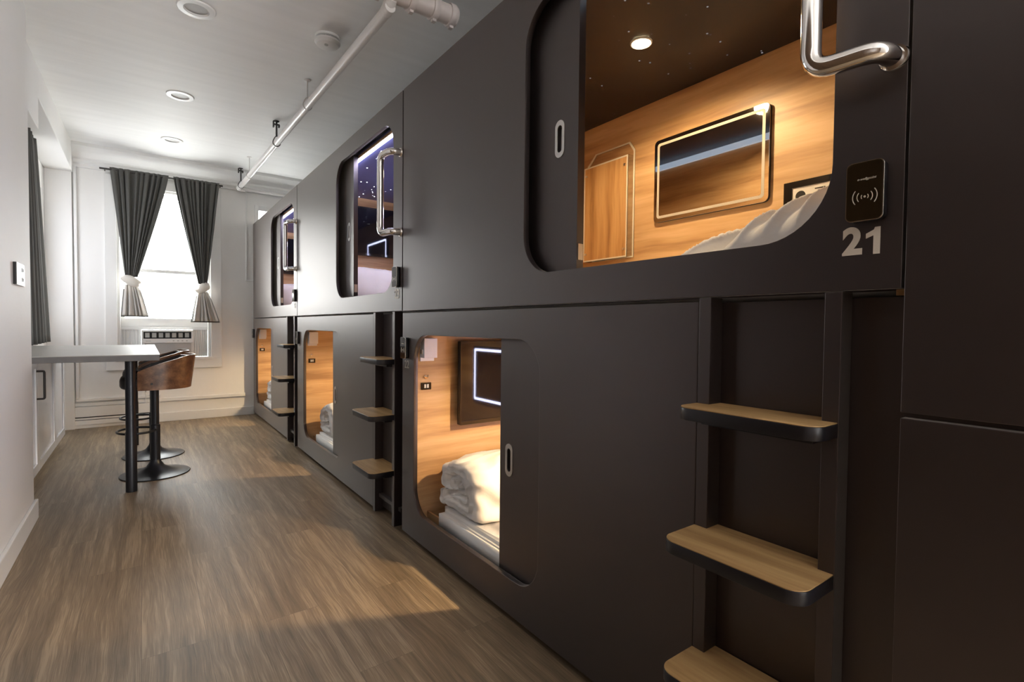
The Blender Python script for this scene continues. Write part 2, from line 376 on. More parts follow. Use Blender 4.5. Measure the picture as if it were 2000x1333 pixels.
# cornice on the far wall: crown profile
bm = bmesh.new(); prof = [(0, 2.59), (.02, 2.59), (.022, 2.615), (.045, 2.63), (.05, 2.66), (.075, 2.675), (.12, 2.72), (.17, 2.765), (.17, 2.83), (0, 2.83)]
A = [bm.verts.new((-1.59, YF-a, z)) for a, z in prof]; B = [bm.verts.new((XR, YF-a, z)) for a, z in prof]
for i in range(len(prof)): j = (i+1) % len(prof); bm.faces.new((A[i], A[j], B[j], B[i]))
bm.faces.new(A); bm.faces.new(B[::-1]); bmesh.ops.recalc_face_normals(bm, faces=bm.faces)
struct(link('trim_cornice', me_of(bm), 'trim'))
# moulding strip that runs down beside the soffit, panel mouldings, chair rail, lower boarding
struct(boxes('trim_mouldings', [(-1.59, -1.565, YF-.03, YF, .30, 2.60), (-1.59, -.9, YF-.03, YF, .27, .295), (-1.60, -.085, YF-.022, YF, .22, .255),
                                (-.075, -.062, YF-.014, YF, 1.56, 2.59), (-.075, -.0, YF-.014, YF, 1.56, 1.573)], 'trim', bevel=.003))
struct(box('baseboard_far', -1.80, .0, YF-.02, YF, 0, .095, 'trim', bevel=.004))
struct(box('baseboard_left', XL, XL+.016, YR, YE+.016, 0, .105, 'trim', bevel=.004))
# far window: casing, frame, sashes, glass
wo = box('window_1', -1.24, -.45, 6.71, 6.716, 1.05, 2.45, 'glass'); struct(wo)
def wpart(name, lst, mat='trim', parent=wo):
    o = boxes(name, lst, mat, parent, bevel=.002); return o
wpart('window_casing', [(-1.355, -1.26, YF-.02, YF, .57, 2.565), (-.43, -.325, YF-.02, YF, .57, 2.565), (-1.26, -.43, YF-.02, YF, 2.47, 2.565), (-1.355, -.325, YF-.022, YF, .57, .68)])
wpart('window_sill', [(-1.28, -.41, YF-.035, YF+.18, .665, .69)])
wpart('window_frame', [(-1.26, -1.235, YF, YF+.16, .68, 2.47), (-.455, -.43, YF, YF+.16, .68, 2.47), (-1.26, -.43, YF, YF+.16, 2.445, 2.47)])
wpart('upper_sash', [(-1.235, -1.20, 6.72, 6.75, 1.58, 2.45), (-.49, -.455, 6.72, 6.75, 1.58, 2.45), (-1.235, -.455, 6.72, 6.75, 2.41, 2.45), (-1.235, -.455, 6.72, 6.75, 1.585, 1.62)])
wpart('lower_sash', [(-1.235, -1.20, 6.69, 6.72, 1.03, 1.62), (-.49, -.455, 6.69, 6.72, 1.03, 1.62), (-1.235, -.455, 6.685, 6.72, 1.60, 1.635), (-1.235, -.455, 6.68, 6.72, 1.02, 1.11)])
w2 = box('window_2', XA-.10, XA-.094, 5.5, 6.42, 1.0, 2.30, 'glass_dim'); struct(w2)
wpart('window_frame', [(XA-.13, XA-.07, 5.5, 5.54, 1.0, 2.3), (XA-.13, XA-.07, 6.38, 6.42, 1.0, 2.3), (XA-.13, XA-.07, 5.54, 6.38, 1.60, 1.64), (XA-.13, XA-.07, 5.54, 6.38, 2.26, 2.3), (XA-.15, XA+.02, 5.48, 6.44, .97, 1.002)], parent=w2)
w3 = box('window_3', .05, .50, 6.70, 6.706, 1.45, 2.40, 'glass'); struct(w3)
wpart('window_frame', [(.02, .06, YF-.015, YF, 1.40, 2.45), (.49, .54, YF-.015, YF, 1.40, 2.45), (.06, .49, YF-.015, YF, 2.39, 2.45), (.06, .49, YF-.015, YF, 1.40, 1.46)], parent=w3)

# ------------------------------------------------------------------ sleeping capsules
EY = [.315, 2.385, 4.52]; EEND = [2.375, 4.51, 6.60]
PT = .022   # front panel thickness
def capsule(i, upper, num, numlabel, label):
    e, e2 = EY[i], EEND[i]
    L0 = e2-e
    z0, z1 = (1.133, 2.224) if upper else (.03, 1.122)
    T = thing('sleeping_capsule', label, 'sleeping capsule', (.5, (e+e2)/2, 0 if not upper else z0), 'stacked sleeping capsules')
    yi0, yi1 = e+.06, e+1.935              # interior length
    # front panel
    if upper:
        oy0, oy1, oz0, oz1 = e+.113, e+1.07, 1.236, 2.12
        out = [(e, z0), (e2, z0), (e2, z1), (e, z1)]
        hole = rrect(oy0, oy1, oz0, oz1, .135, 12)
        plate('front_panel', [out, hole], PT, 'black', T, 'x', PT/2, bevel=.0018)
    else:
        oy0, oy1, oz0, oz1 = e+.975, e+1.93, .16, 1.016
        out = [(e+.39, z0), (e2, z0), (e2, z1), (e+.39, z1)]
        hole = rrect(oy0, oy1, oz0, oz1, .12, 12)
        plate('front_panel', [out, hole], PT, 'black', T, 'x', PT/2, bevel=.0018)
        box('recessed_panel', .048, .066, e+.0, e+.40, z0, z1-.002, 'black', T)
        boxes('foot', [(.03, .07, e2-.06, e2-.025, 0, z0)], 'metal_black', T)
        boxes('foot', [(.03, .07, e2-.20, e2-.165, 0, z0)], 'metal_black', T)
        boxes('foot', [(.90, .94, e+.1, e+.14, 0, z0)], 'metal_black', T)
        boxes('foot', [(.90, .94, e2-.2, e2-.16, 0, z0)], 'metal_black', T)
        if i == 0: box('spacer_block', .030, .046, e+.004, e+.016, z1, z1+.0105, 'tread', T)
        box('plinth', .10, .95, e+.05, e2-.22, .004, z0, 'slot', T)
    fl = z0+.07 if upper else .11
    cl = 2.145 if upper else 1.062
    # inner lining of the front panel, in oak
    inner_hole = rrect(oy0-.012, oy1+.012, oz0-.012, oz1+.012, .14, 10)
    if upper: loops = [[(yi0, fl), (yi1, fl), (yi1, cl), (yi0, cl)], inner_hole]
    else:
        arc = [(oy0-.012+.14-.14*math.sin(a), oz0-.012+.14-.14*math.cos(a)) for a in [.5*PI*k/10 for k in range(11)]]
        arc2 = [(oy0-.012+.14-.14*math.cos(a), oz1+.012-.14+.14*math.sin(a)) for a in [.5*PI*k/10 for k in range(11)]]
        loops = [[(yi0, fl), (yi1, fl), (yi1, oz0-.012)]+arc+arc2+[(yi1, oz1+.012), (yi1, cl), (yi0, cl)]]
    plate('front_lining', loops, .010, 'pod_wood', T, 'x', .083)
    wl = 'pod_wood'
    box('back_panel', .945, .963, yi0-.02, yi1+.02, fl, cl+.02, 'pod_wood', T)
    box('end_panel', .023, .945, yi1, yi1+.018, fl, cl+.01, 'pod_wood_x', T)
    box('end_panel', .070, .945, yi0-.018, yi0, fl, cl+.01, 'pod_wood_x', T)
    box('bed_base', .024 if not upper else .08, .945, yi0, yi1, fl-.02, fl, 'black', T)
    box('ceiling_panel', .078, .945, yi0, yi1, cl, cl+.012, 'stars_on' if (upper and i > 0) else ('stars_off' if upper else 'black'), T)
    # carcass: top, bottom, back and ends
    boxes('carcass', [(.024 if upper else .068, 1.02, e, e2, z1-.02, z1), (.075, 1.02, e, e2, z0, z0+.02), (1.0, 1.02, e, e2, z0+.02, z1-.02),
                      (.075, 1.0, e, e+.018, z0+.02, z1-.02), (.024, 1.0, e2-.018, e2, z0+.02, z1-.02)], 'black', T)
    # sliding door in the gap behind the front panel
    if upper: d0, d1 = e+.855, e+1.80
    else: d0, d1 = e+.42, e+1.240
    dz0, dz1 = (z0+.045, cl-.002) if upper else (.10, 1.05)
    x0 = .045 if upper else .030
    py = d0+.085 if upper else d1-.058
    pz = 1.667 if upper else .572
    if not upper: pz = .572
    hole = rrect(py-.012, py+.012, pz-.044, pz+.044, .012, 6)
    D = plate('door', [[(d0, dz0), (d1, dz0), (d1, dz1), (d0, dz1)], hole], .028, 'black', T, 'x', x0+.014, bevel=.0015)
    plate('door_pull', [rrect(py-.022, py+.022, pz-.060, pz+.060, .022, 8), rrect(py-.011, py+.011, pz-.043, pz+.043, .011, 6)], .003, 'steel', D, 'x', x0-.001, bevel=.0006)
    box('pull_cup', x0+.016, x0+.02, py-.013, py+.013, pz-.045, pz+.045, 'steel', D)
    if upper:
        boxes('latch_plate', [(x0+.004, x0+.024, d0-.003, d0, oz0+.035, oz0+.085)], 'steel', D)
    # LED strip at the top front edge of the inside
    if upper:
        m = 'led_blue' if i == 0 else 'led_cool'
        box('led_strip', .090, .108, yi0+.02, yi1-.02, cl-(.016 if i else .034), cl-.001, m, T)
        # oak header across the end wall and the dark sign board
        box('header_board', .09, .945, yi1-.016, yi1, cl-.075, cl, 'pod_wood_x', T)
        # grab handle
        ha, hb = e+.020, e+.128; zt, zb = z0+.79, z0+.395
        pts = [(.004, ha, zb), (-.052, ha+.004, zb), (-.064, hb, zb), (-.064, hb, zt), (-.052, ha+.004, zt), (.004, ha, zt)]
        H = tube('grab_handle', fillet(pts, .036, 8), .0172, 'chrome', T, 10)
        for zz in (zb, zt):
            lathe('handle_rose', [(.0, -.006), (.021, -.006), (.023, -.002), (.023, 0)], (0, ha, zz), 'chrome', H, 28, 'x')
    # card reader and number
    if upper: ry, rz, ny, nz, sz = e+.052, 1.305, e+.061, 1.219, .0665
    else: ry, rz, ny, nz, sz = e2-.047, .951, e2-.052, .868, .054
    R = plate('reader_body', [rrect(ry-.028, ry+.028, rz-.051, rz+.051, .009, 6)], .019, 'metal_black', T, 'x', -.0095, label='black card reader under number' if False else None)
    plate('reader_rim', [rrect(ry-.029, ry+.029, rz-.052, rz+.052, .0095, 6), rrect(ry-.0277, ry+.0277, rz-.0507, rz+.0507, .009, 6)], .004, 'chrome', R, 'x', -.0185)
    plate('reader_glass', [rrect(ry-.0277, ry+.0277, rz-.0507, rz+.0507, .009, 6)], .002, 'reader', R, 'x', -.0200)
    mes = []
    cy_, cz_ = ry-.001, rz-.010
    for rr, th in ((.0060, .0011), (.0125, .0012), (.0195, .0013)):
        for sg in (0, PI):
            lp = []
            for k in range(9): a = sg-.68+1.36*k/8; lp.append((cy_+rr*math.cos(a), cz_+rr*math.sin(a)))
            for k in range(8, -1, -1): a = sg-.68+1.36*k/8; lp.append((cy_+(rr-th)*math.cos(a), cz_+(rr-th)*math.sin(a)))
            mes.append(plate_mesh([lp], .0004, 'x', -.0213))
    mes.append(plate_mesh([[(cy_+.0019*math.cos(2*PI*k/14), cz_+.0019*math.sin(2*PI*k/14)) for k in range(14)]], .0004, 'x', -.0213))
    link('wave_symbol', join_meshes(mes), 'decal', R)
    if i == 0:
        text_on_x('maker_script', 'e-wellgpoint', .0058, -.0213, ry-.003, rz+.021, 'decal', R, shear=.35)
    if num == '21':
        def one(y, z, h):
            w = h*.46; st = h*.215
            return [(y, z-h/2), (y+st, z-h/2), (y+st, z+h/2-h*.30), (y+w, z+h/2-h*.40), (y+w, z+h/2-h*.22), (y+st*.95, z+h/2-h*.09), (y+st*.80, z+h/2), (y, z+h/2)]
        m1 = plate_mesh([one(ny-.0285, nz, .0475)], .0012, 'x', -.0008)
        m2 = text_mesh('2', sz, .0026, .0006); m2.transform(Matrix(((0, 0, -1, -.0008), (-.95, 0, 0, ny+.0150), (0, 1, 0, nz), (0, 0, 0, 1))))
        link('number', join_meshes([m1, m2]), 'decal', T)
    else: text_on_x('number', num, sz, -.0006, ny, nz, 'decal' if upper else 'decal_dim', T, bold=.0022 if upper else .0005, sx=.92)
    return T
LBL = {(0, 1): 'nearest upper black sleeping capsule numbered 21 with warm oak interior', (0, 0): 'nearest lower black sleeping capsule numbered 22 below capsule 21',
       (1, 1): 'middle upper black sleeping capsule numbered 23 with starry ceiling', (1, 0): 'middle lower black sleeping capsule under capsule 23',
       (2, 1): 'farthest upper black sleeping capsule against the window wall', (2, 0): 'farthest lower black sleeping capsule against the window wall'}
NUM = {(0, 1): '21', (0, 0): '22', (1, 1): '23', (1, 0): '24', (2, 1): '25', (2, 0): '26'}
CAP = {}
for k in LBL: CAP[k] = capsule(k[0], bool(k[1]), NUM[k], None, LBL[k])
# small raw wood block in the gap between capsules 21 and 22
# warm ceiling lamps inside every capsule
WHO = {(0, 1): 'the nearest upper capsule', (0, 0): 'the nearest lower capsule', (1, 1): 'the middle upper capsule', (1, 0): 'the middle lower capsule', (2, 1): 'the farthest upper capsule', (2, 0): 'the farthest lower capsule'}
for (i, u), w in WHO.items():
    e = EY[i]; cl = 2.145 if u else 1.062
    x, y = (.49, e+.99) if u else (.53, e+1.02)
    T = thing('ceiling_light', 'small round warm lamp set in the ceiling of '+w, 'ceiling light', (x, y, cl), 'warm lamps inside the capsules')
    lathe('trim_ring', [(.035, -.001), (.041, -.001), (.041, -.006), (.036, -.008), (.035, -.006)], (x, y, cl), 'plastic', T, 32)
    lathe('diffuser', [(0, -.006), (.034, -.006), (.034, -.001)], (x, y, cl), 'lamp_warm', T, 32)
    l = bpy.data.lights.new('capsule_lamp', 'SPOT'); l.energy = (1.2 if i else 13.5) if u else (30 if i == 0 else 24); l.color = (1, .72, .40); l.spot_size = math.radians(165); l.spot_blend = .4; l.shadow_soft_size = .03
    o = bpy.data.objects.new('capsule_lamp', l); COL.objects.link(o); o.parent = T; o.location = (0, 0, -.02)

# ------------------------------------------------------------------ ladders
def ladder(i, label):
    e = EY[i]; yr, yl = e+.090, e+.389
    T = thing('capsule_ladder', label, 'ladder', (0, (yr+yl)/2, 0), 'step ladders on the capsules')
    for (a, b) in ((yr, yr+.030), (yl-.030, yl)):
        box('ladder_post', 0, .047, a, b, .01, 1.131, 'black', T, bevel=.0012)
    for k, (zt, dep) in enumerate(((.886, .085), (.598, .128), (.306, .128))):
        r = .035
        def outline(o):
            return rrect(-dep+o, .046-o, yr+.001+o, yl+.002-o, [r-o, 0, 0, r-o], 8)
        # the board is notched around both posts
        def notch(o):
            y0, y1 = yr+.0005, yl+.0025
            p = [(-dep+r, y0+o), (-.0006, y0+o), (-.0006, yr+.0305), (.0465-o, yr+.0305), (.0465-o, yl-.0305), (-.0006, yl-.0305), (-.0006, y1-o), (-dep+r, y1-o)]
            for q in range(1, 9): a = .5*PI+.5*PI*q/8; p.append((-dep+r+(r-o)*math.cos(a), y1-r+(r-o)*math.sin(a)))
            for q in range(0, 8): a = PI+.5*PI*q/8; p.append((-dep+r+(r-o)*math.cos(a), y0+r+(r-o)*math.sin(a)))
            return p
        S = plate('step', [notch(0)], .026, 'black_edge', T, 'z', zt-.015, bevel=.001)
        plate('tread', [notch(.0012)], .002, 'tread', S, 'z', zt-.001)
        boxes('bracket', [(-.001-.04 if k else -.03, .045, yr+.031, yl-.031, zt-.042, zt-.0285)], 'black_edge', S)
    return T
ladder(0, 'nearest ladder, three oak-topped black steps beside capsule 22')
ladder(1, 'middle ladder, three oak-topped steps between capsules 22 and 24')
ladder(2, 'farthest ladder, three oak-topped steps on the last capsule')

# end cabinet right of capsule 21
T = thing('end_cabinet', 'tall black end cabinet with upper and lower doors at right', 'cabinet', (.5, 0, 0))
box('carcass', .024, 1.02, -.55, .311, .03, 2.224, 'black', T)
box('upper_door', 0, .022, -.545, .3105, .920, 2.224, 'black', T, bevel=.0012)
box('lower_door', 0, .022, -.545, .3105, .03, .910, 'black', T, bevel=.0012)
box('plinth', .06, .95, -.5, .27, .0, .03, 'slot', T)

# ------------------------------------------------------------------ inside the capsules
def television(i, upper, label):
    e = EY[i]; y1 = e+1.935
    zb, zt = (.565, .985) if not upper else (1.655, 2.065)
    x0, x1 = .225, .935
    T = thing('television', label, 'television', ((x0+x1)/2, y1-.05, zb), 'televisions on the capsule end walls')
    B = plate('casing', [rrect(x0, x1, zb, zt, .004, 3)], .026, 'metal_black', T, 'y', y1-.045, bevel=.002)
    w = .011
    plate('bezel', [rrect(x0, x1, zb, zt, .004, 3), [(x0+w*.6, zb+.020), (x1-w*.6, zb+.020), (x1-w*.6, zt-w), (x0+w*.6, zt-w)]], .005, 'gloss', B, 'y', y1-.0605, bevel=.001)
    box('screen', x0+w*.6, x1-w*.6, y1-.0600, y1-.0585, zb+.020, zt-w, 'screen', B)
    box('wall_bracket', x0+.25, x1-.25, y1-.031, y1, zb+.12, zt-.12, 'metal_black', T)
for i, u, w in ((0, 0, 'the nearest lower capsule, behind its door'), (0, 1, 'the nearest upper capsule'), (1, 1, 'the middle upper capsule'), (1, 0, 'the middle lower capsule'), (2, 1, 'the farthest upper capsule'), (2, 0, 'the farthest lower capsule')):
    if (i, u) in ((0, 1), (1, 0), (2, 0)): continue
    television(i, u, 'flat black television on the end wall of '+w)

def wall_mirror(i, upper, lit, label):
    e = EY[i]; dz = 0 if upper else -1.022
    y0, y1, z0, z1 = e+.718, e+1.268, 1.560+dz, 1.945+dz
    if not upper: y0, y1, z0, z1 = e+.855, e+1.405, .505, .915
    x = .944
    T = thing('wall_mirror', label, 'mirror', (x, (y0+y1)/2, z0), 'framed mirrors in the capsules')
    plate('backing', [rrect(y0, y1, z0, z1, .022, 6)], .012, 'black_edge', T, 'x', x-.007)
    plate('mirror_glass', [rrect(y0, y1, z0, z1, .022, 6)], .003, 'mirror', T, 'x', x-.0145, bevel=.0008)
    w0, w1 = .017, (.034 if lit else .029)
    plate('light_band', [rrect(y0+w0, y1-w0, z0+w0, z1-w0, .014, 6), rrect(y0+w1, y1-w1, z0+w1, z1-w1, .008, 6)], .0006, 'led_mirror' if lit else 'frost', T, 'x', x-.0164)
wall_mirror(0, True, False, 'rounded mirror with unlit pale border inside capsule 21')
wall_mirror(0, False, True, 'mirror with glowing border inside lower capsule 22')
wall_mirror(1, True, True, 'mirror with glowing border inside upper capsule 23')
wall_mirror(2, True, True, 'mirror with glowing border inside the farthest upper capsule')

# acrylic magazine rack in capsule 21
T = thing('magazine_rack', 'clear acrylic magazine rack on the oak wall of capsule 21', 'rack', (.92, 1.88, 1.42))
ya, yb, za, zb = 1.715, 2.045, 1.415, 1.995
c = .055
o1 = [(ya, za), (yb-c*.8, za), (yb, za+.05), (yb, zb-c), (yb-c*1.1, zb), (ya+.03, zb), (ya, zb-.045)]
plate('back_sheet', [o1], .004, 'acrylic', T, 'x', .9425)
o2 = [(ya+.012, za), (yb-.012, za), (yb-.012, zb-.075), (ya+.012, zb-.075)]
plate('front_sheet', [o2], .004, 'pod_wood_z', T, 'x', .905)
def edge_loop(pts, w): 
    cy = sum(p[0] for p in pts)/len(pts); cz2 = sum(p[1] for p in pts)/len(pts)
    return [(p[0]+(w if p[0] < cy else -w), p[1]+(w if p[1] < cz2 else -w)) for p in pts]
plate('front_edge', [o2, edge_loop(o2, .007)], .005, 'frost_light', T, 'x', .9045)
plate('back_edge', [o1, edge_loop(o1, .007)], .005, 'frost_light', T, 'x', .9405)
boxes('side_strip', [(.905, .943, ya+.008, ya+.012, za, zb-.075), (.905, .943, yb-.012, yb-.008, za, zb-.075), (.905, .943, ya+.012, yb-.012, za-.002, za+.003)], 'acrylic', T)
for (yy, zz) in ((ya+.03, za+.04), (yb-.03, za+.04), (ya+.03, zb-.12), (yb-.03, zb-.12)):
    lathe('standoff', [(0, -.006), (.006, -.006), (.006, 0)], (.9035, yy, zz), 'steel', T, 14, 'x')

# socket panel in capsule 21
T = thing('socket_panel', 'black framed white socket panel on the wall of capsule 21', 'socket panel', (.94, .86, 1.5))
plate('frame', [[(.70, 1.50), (.975, 1.50), (.975, 1.614), (.70, 1.614)], [(.718, 1.515), (.945, 1.515), (.945, 1.590), (.718, 1.590)]], .014, 'gloss', T, 'x', .937, bevel=.001)
F = box('face_plate', .934, .944, .718, .945, 1.515, 1.590, 'plastic', T)
lathe('socket', [(0, -.001), (.017, -.001), (.018, 0)], (.934, .915, 1.558), 'slot', F, 24, 'x')
box('slot', .9332, .9342, .83, .865, 1.572, 1.576, 'slot', F)
box('slot', .9332, .9342, .75, .785, 1.552, 1.556, 'slot', F)

# bedding --------------------------------------------------------------
def mattress(name, x0, x1, y0, y1, z0, z1, label, grp):
    bm = bmesh.new(); addbox(bm, x0, x1, y0, y1, z0, z1); 
    bmesh.ops.bevel(bm, geom=[e for e in bm.edges if abs(e.verts[0].co.z-e.verts[1].co.z) > .01], offset=.07, segments=6, affect='EDGES')
    bmesh.ops.bevel(bm, geom=[e for e in bm.edges if abs(e.verts[0].co.z-e.verts[1].co.z) < .001 and len(e.link_faces) == 2 and e.calc_face_angle(0) > .8], offset=.022, segments=4, affect='EDGES')
    me = me_of(bm)
    o = link(name, me, 'linen', None, smooth=True); top(o, label, 'mattress', grp); return o
def blob(name, c, size, label, seed=0, rough=.03, power=2.6, wr=(1., 0., 0.), wamp=.012, wf=10., cut=None):
    """soft folded duvet: superellipsoid grid with gathers running along one direction"""
    bm = bmesh.new(); bmesh.ops.create_cube(bm, size=2)
    bmesh.ops.subdivide_edges(bm, edges=bm.edges, cuts=30, use_grid_fill=True)
    W_ = Vector(wr).normalized()
    for v in bm.verts:
        p = v.co.copy(); l = (abs(p.x)**power+abs(p.y)**power+abs(p.z)**power)**(1/power); p = p/l
        n = p.normalized()
        q = Vector((p.x*size[0], p.y*size[1], p.z*size[2]))
        a = noise.noise(q*4+Vector((seed, seed*2, 0))); b = noise.noise(q*9+Vector((0, seed, 3)))
        along = q.dot(W_); perp = q-along*W_
        wv = noise.noise(Vector((perp.x*wf+a*.9, perp.y*wf+along*1.3, perp.z*wf+seed)))
        ridge = 1-abs(wv)*2.4
        d = rough*a+rough*.45*b+wamp*ridge
        q += n*d
        if q.z < -size[2]*.93: q.z = -size[2]*.93
        v.co = q+Vector(c)
    me = me_of(bm); o = link(name, me, 'linen', None, smooth=True)
    top(o, label, 'duvet', 'white duvets in the capsules'); return o
for (i, u), w in WHO.items():
    e = EY[i]
    if u: mattress('mattress', .11, .93, e+.075, e+1.925, 1.205, 1.250 if i else 1.225, 'white mattress on the bed of '+w, 'white mattresses in the capsules')
    else: mattress('mattress', .055, .935, e+.075, e+1.84, .112, .212, 'white mattress on the bed of '+w, 'white mattresses in the capsules')
# duvet of capsule 21: gathered mound near the right end
def mound(name, x0, x1, y0, y1, zb, hfun, label, seed):
    nx, ny = 100, 150
    bm = bmesh.new(); g = []
    for j in range(ny+1):
        row = []
        for i in range(nx+1):
            s, t = i/nx, j/ny
            x = x0+(x1-x0)*s; y = y0+(y1-y0)*t
            row.append(bm.verts.new((x, y, zb+hfun(s, t, x, y))))
        g.append(row)
    for j in range(ny):
        for i in range(nx): bm.faces.new((g[j][i], g[j][i+1], g[j+1][i+1], g[j+1][i]))
    # closed underside
    bot = [[bm.verts.new((v.co.x, v.co.y, zb)) for v in r] for r in (g[0], g[-1])]
    for k, r in enumerate((g[0], g[-1])):
        for i in range(nx):
            f = (r[i], bot[k][i], bot[k][i+1], r[i+1]); bm.faces.new(f if k == 0 else f[::-1])
    bm.faces.new((bot[0][0], bot[1][0], bot[1][-1], bot[0][-1]))
    bmesh.ops.recalc_face_normals(bm, faces=bm.faces)
    o = link(name, me_of(bm), 'linen', None, smooth=True); top(o, label, 'duvet', 'white duvets in the capsules'); return o
def h21(s, t, x, y):
    # t=0 at the right end of the bed, t=1 towards the middle
    env = max(0., 1-t)**.85
    side = (max(0, 1-(2*s-1)**6))**.5
    h = .178*env*side
    r = noise.noise(Vector((x*3.0+y*2.2, (y*2.6-x*5.2), 3.3)))
    # gathers fan out from the far right corner
    dx, dy = x-.95, y-.30
    ang = math.atan2(dy, -dx); rad = math.hypot(dx, dy)
    w = noise.noise(Vector((ang*10.5, rad*1.5, 1.7))); w2 = noise.noise(Vector((ang*24, rad*2.6, 5.1)))
    return max(.002, h*(1+.10*r)+.034*env**.5*side*((1-abs(w)*4.2)*.9+(1-abs(w2)*3.0)*.16))
mound('duvet', .12, .90, .42, 1.02, 1.226, h21, 'heaped white duvet at the right end of capsule 21', 1)

# rolled duvet in the lower capsules: spiral of folded layers
def rolled_duvet(i, label, yc, seed):
    bm = bmesh.new(); nu, nv = 170, 46
    # closed folded outline in (y,z): a thick cloth folded back on itself three times
    x0, x1 = .085, .90
    ctr = []
    turns = [(.155, -.115), (-.165, -.112), (-.172, -.040), (.10, -.040), (.11, -.030), (-.14, -.015), (-.155, .055), (-.02, .075), (.08, .06), (.15, .0), (.168, -.06), (.155, -.115)]
    def sample(P, n):
        out = []; m = len(P)-1
        for k in range(n):
            f = k/n*m; a = int(f); t = f-a
            p0, p1, p2, p3 = P[(a-1) % m], P[a], P[(a+1) % m], P[(a+2) % m]
            q = [.5*((2*p1[c])+(-p0[c]+p2[c])*t+(2*p0[c]-5*p1[c]+4*p2[c]-p3[c])*t*t+(-p0[c]+3*p1[c]-3*p2[c]+p3[c])*t**3) for c in (0, 1)]
            out.append(q)
        return out
    lob = sample([(.175, -.06), (.168, -.118), (.03, -.122), (-.16, -.12), (-.178, -.085), (-.165, -.048), (-.10, -.036), (-.155, -.022), (-.180, .020), (-.150, .070), (-.09, .084), (-.03, .098), (.07, .105), (.145, .06), (.175, -.06)], nu)
    rings = []
    for j in range(nv+1):
        s = j/nv; x = x0+(x1-x0)*s
        cap = min(1, (s/.05))**.5 if s < .05 else 1
        row = []
        for k, (a, b) in enumerate(lob):
            a = -a; sc = .80+.20*cap
            y = yc+a*sc; z = .212+.122+(b*sc)*(1+.26*min(1, s*3))
            th = k/nu*2*PI
            n = noise.noise(Vector((x*4+seed, a*9, b*9))); w = noise.noise(Vector((x*6.0+a*9, a*15-x*3.5+seed, b*13+x*4)))
            d = .012*n+.013*(1-abs(w)*2.6)
            l = math.hypot(a, b)+1e-6
            y += a/l*d; z += b/l*d
            xx = x+.012*noise.noise(Vector((a*20, b*20, seed)))*(1-cap*.6)
            z = max(z, .2125)
            row.append(bm.verts.new((xx, y, z)))
        rings.append(row)
    for a, b in zip(rings, rings[1:]):
        for k in range(nu): bm.faces.new((a[k], a[(k+1) % nu], b[(k+1) % nu], b[k]))
    # folded layers seen at the open end: concentric inset rings with depth
    for end, sg in ((rings[0], 1), (rings[-1], -1)):
        prev = end
        cy = yc; czv = .212+.105
        for m in range(1, 10):
            f = 1-m/10.; dx = (.020*math.sin(m*2.1)+.006*m)*sg
            row = []
            for k, v in enumerate(end):
                n = .012*noise.noise(Vector((k*.05, m*1.7, seed)))
                row.append(bm.verts.new((v.co.x*0+end[0].co.x+dx+n, cy+(v.co.y-cy)*f+n, czv+(v.co.z-czv)*f)))
            for k in range(nu): bm.faces.new((prev[k], prev[(k+1) % nu], row[(k+1) % nu], row[k]))
            prev = row
        bm.faces.new(prev)
    bmesh.ops.recalc_face_normals(bm, faces=bm.faces)
    o = link('duvet', me_of(bm), 'linen', None, smooth=True); top(o, label, 'duvet', 'white duvets in the capsules')
rolled_duvet(0, 'folded white duvet at the end of lower capsule 22', EY[0]+1.665, 1)
rolled_duvet(1, 'folded white duvet at the end of the middle lower capsule', EY[1]+1.60, 5)
rolled_duvet(2, 'folded white duvet at the end of the farthest lower capsule', EY[2]+1.60, 9)
for i, w in ((1, 'the middle upper capsule'), (2, 'the farthest upper capsule')):
    blob('duvet', (.50, EY[i]+1.70, 1.245+.13), (.38, .20, .14), 'folded white duvet at the end of '+w, i*3., .02, 3.2, (0, 0, 1), .012, 9.)

# small fittings just inside the lower capsules, on the end wall
for i in range(3):
    y = EY[i]+1.935
    w = ('the nearest lower capsule', 'the middle lower capsule', 'the farthest lower capsule')[i]
    T = thing('lock_box', 'silver door lock box on the end wall of '+w, 'lock', (.075, y, .895), 'silver lock boxes in the lower capsules')
    box('bracket', .034, .108, y-.006, y, .888, 1.0, 'lock_metal', T, bevel=.001)
    box('housing', .036, .106, y-.044, y-.006, .905, 1.0, 'lock_metal', T, bevel=.002)
    box('latch', .030, .036, y-.03, y-.012, .925, .945, 'steel', T)
    T = thing('door_stop', 'small chrome hook on the end wall of '+w, 'hook', (.066, y, .81), 'chrome hooks in the lower capsules')
    lathe('base', [(0, -.006), (.010, -.006), (.010, 0)], (.066, y, .812), 'chrome', T, 18, 'y')
    tube('peg', [(.066, y-.004, .812), (.066, y-.022, .814), (.066, y-.026, .822)], .0035, 'chrome', T, 4)
    T = thing('light_switch', 'small black switch plate on the end wall of '+w, 'switch', (.066, y, .765), 'black switch plates in the lower capsules')
    plate('plate', [rrect(.040, .093, .748, .783, .003, 3)], .006, 'gloss', T, 'y', y-.003)
    box('rocker', .055, .064, y-.009, y-.006, .757, .775, 'plastic', T)
    box('rocker', .069, .078, y-.009, y-.006, .757, .775, 'plastic', T)

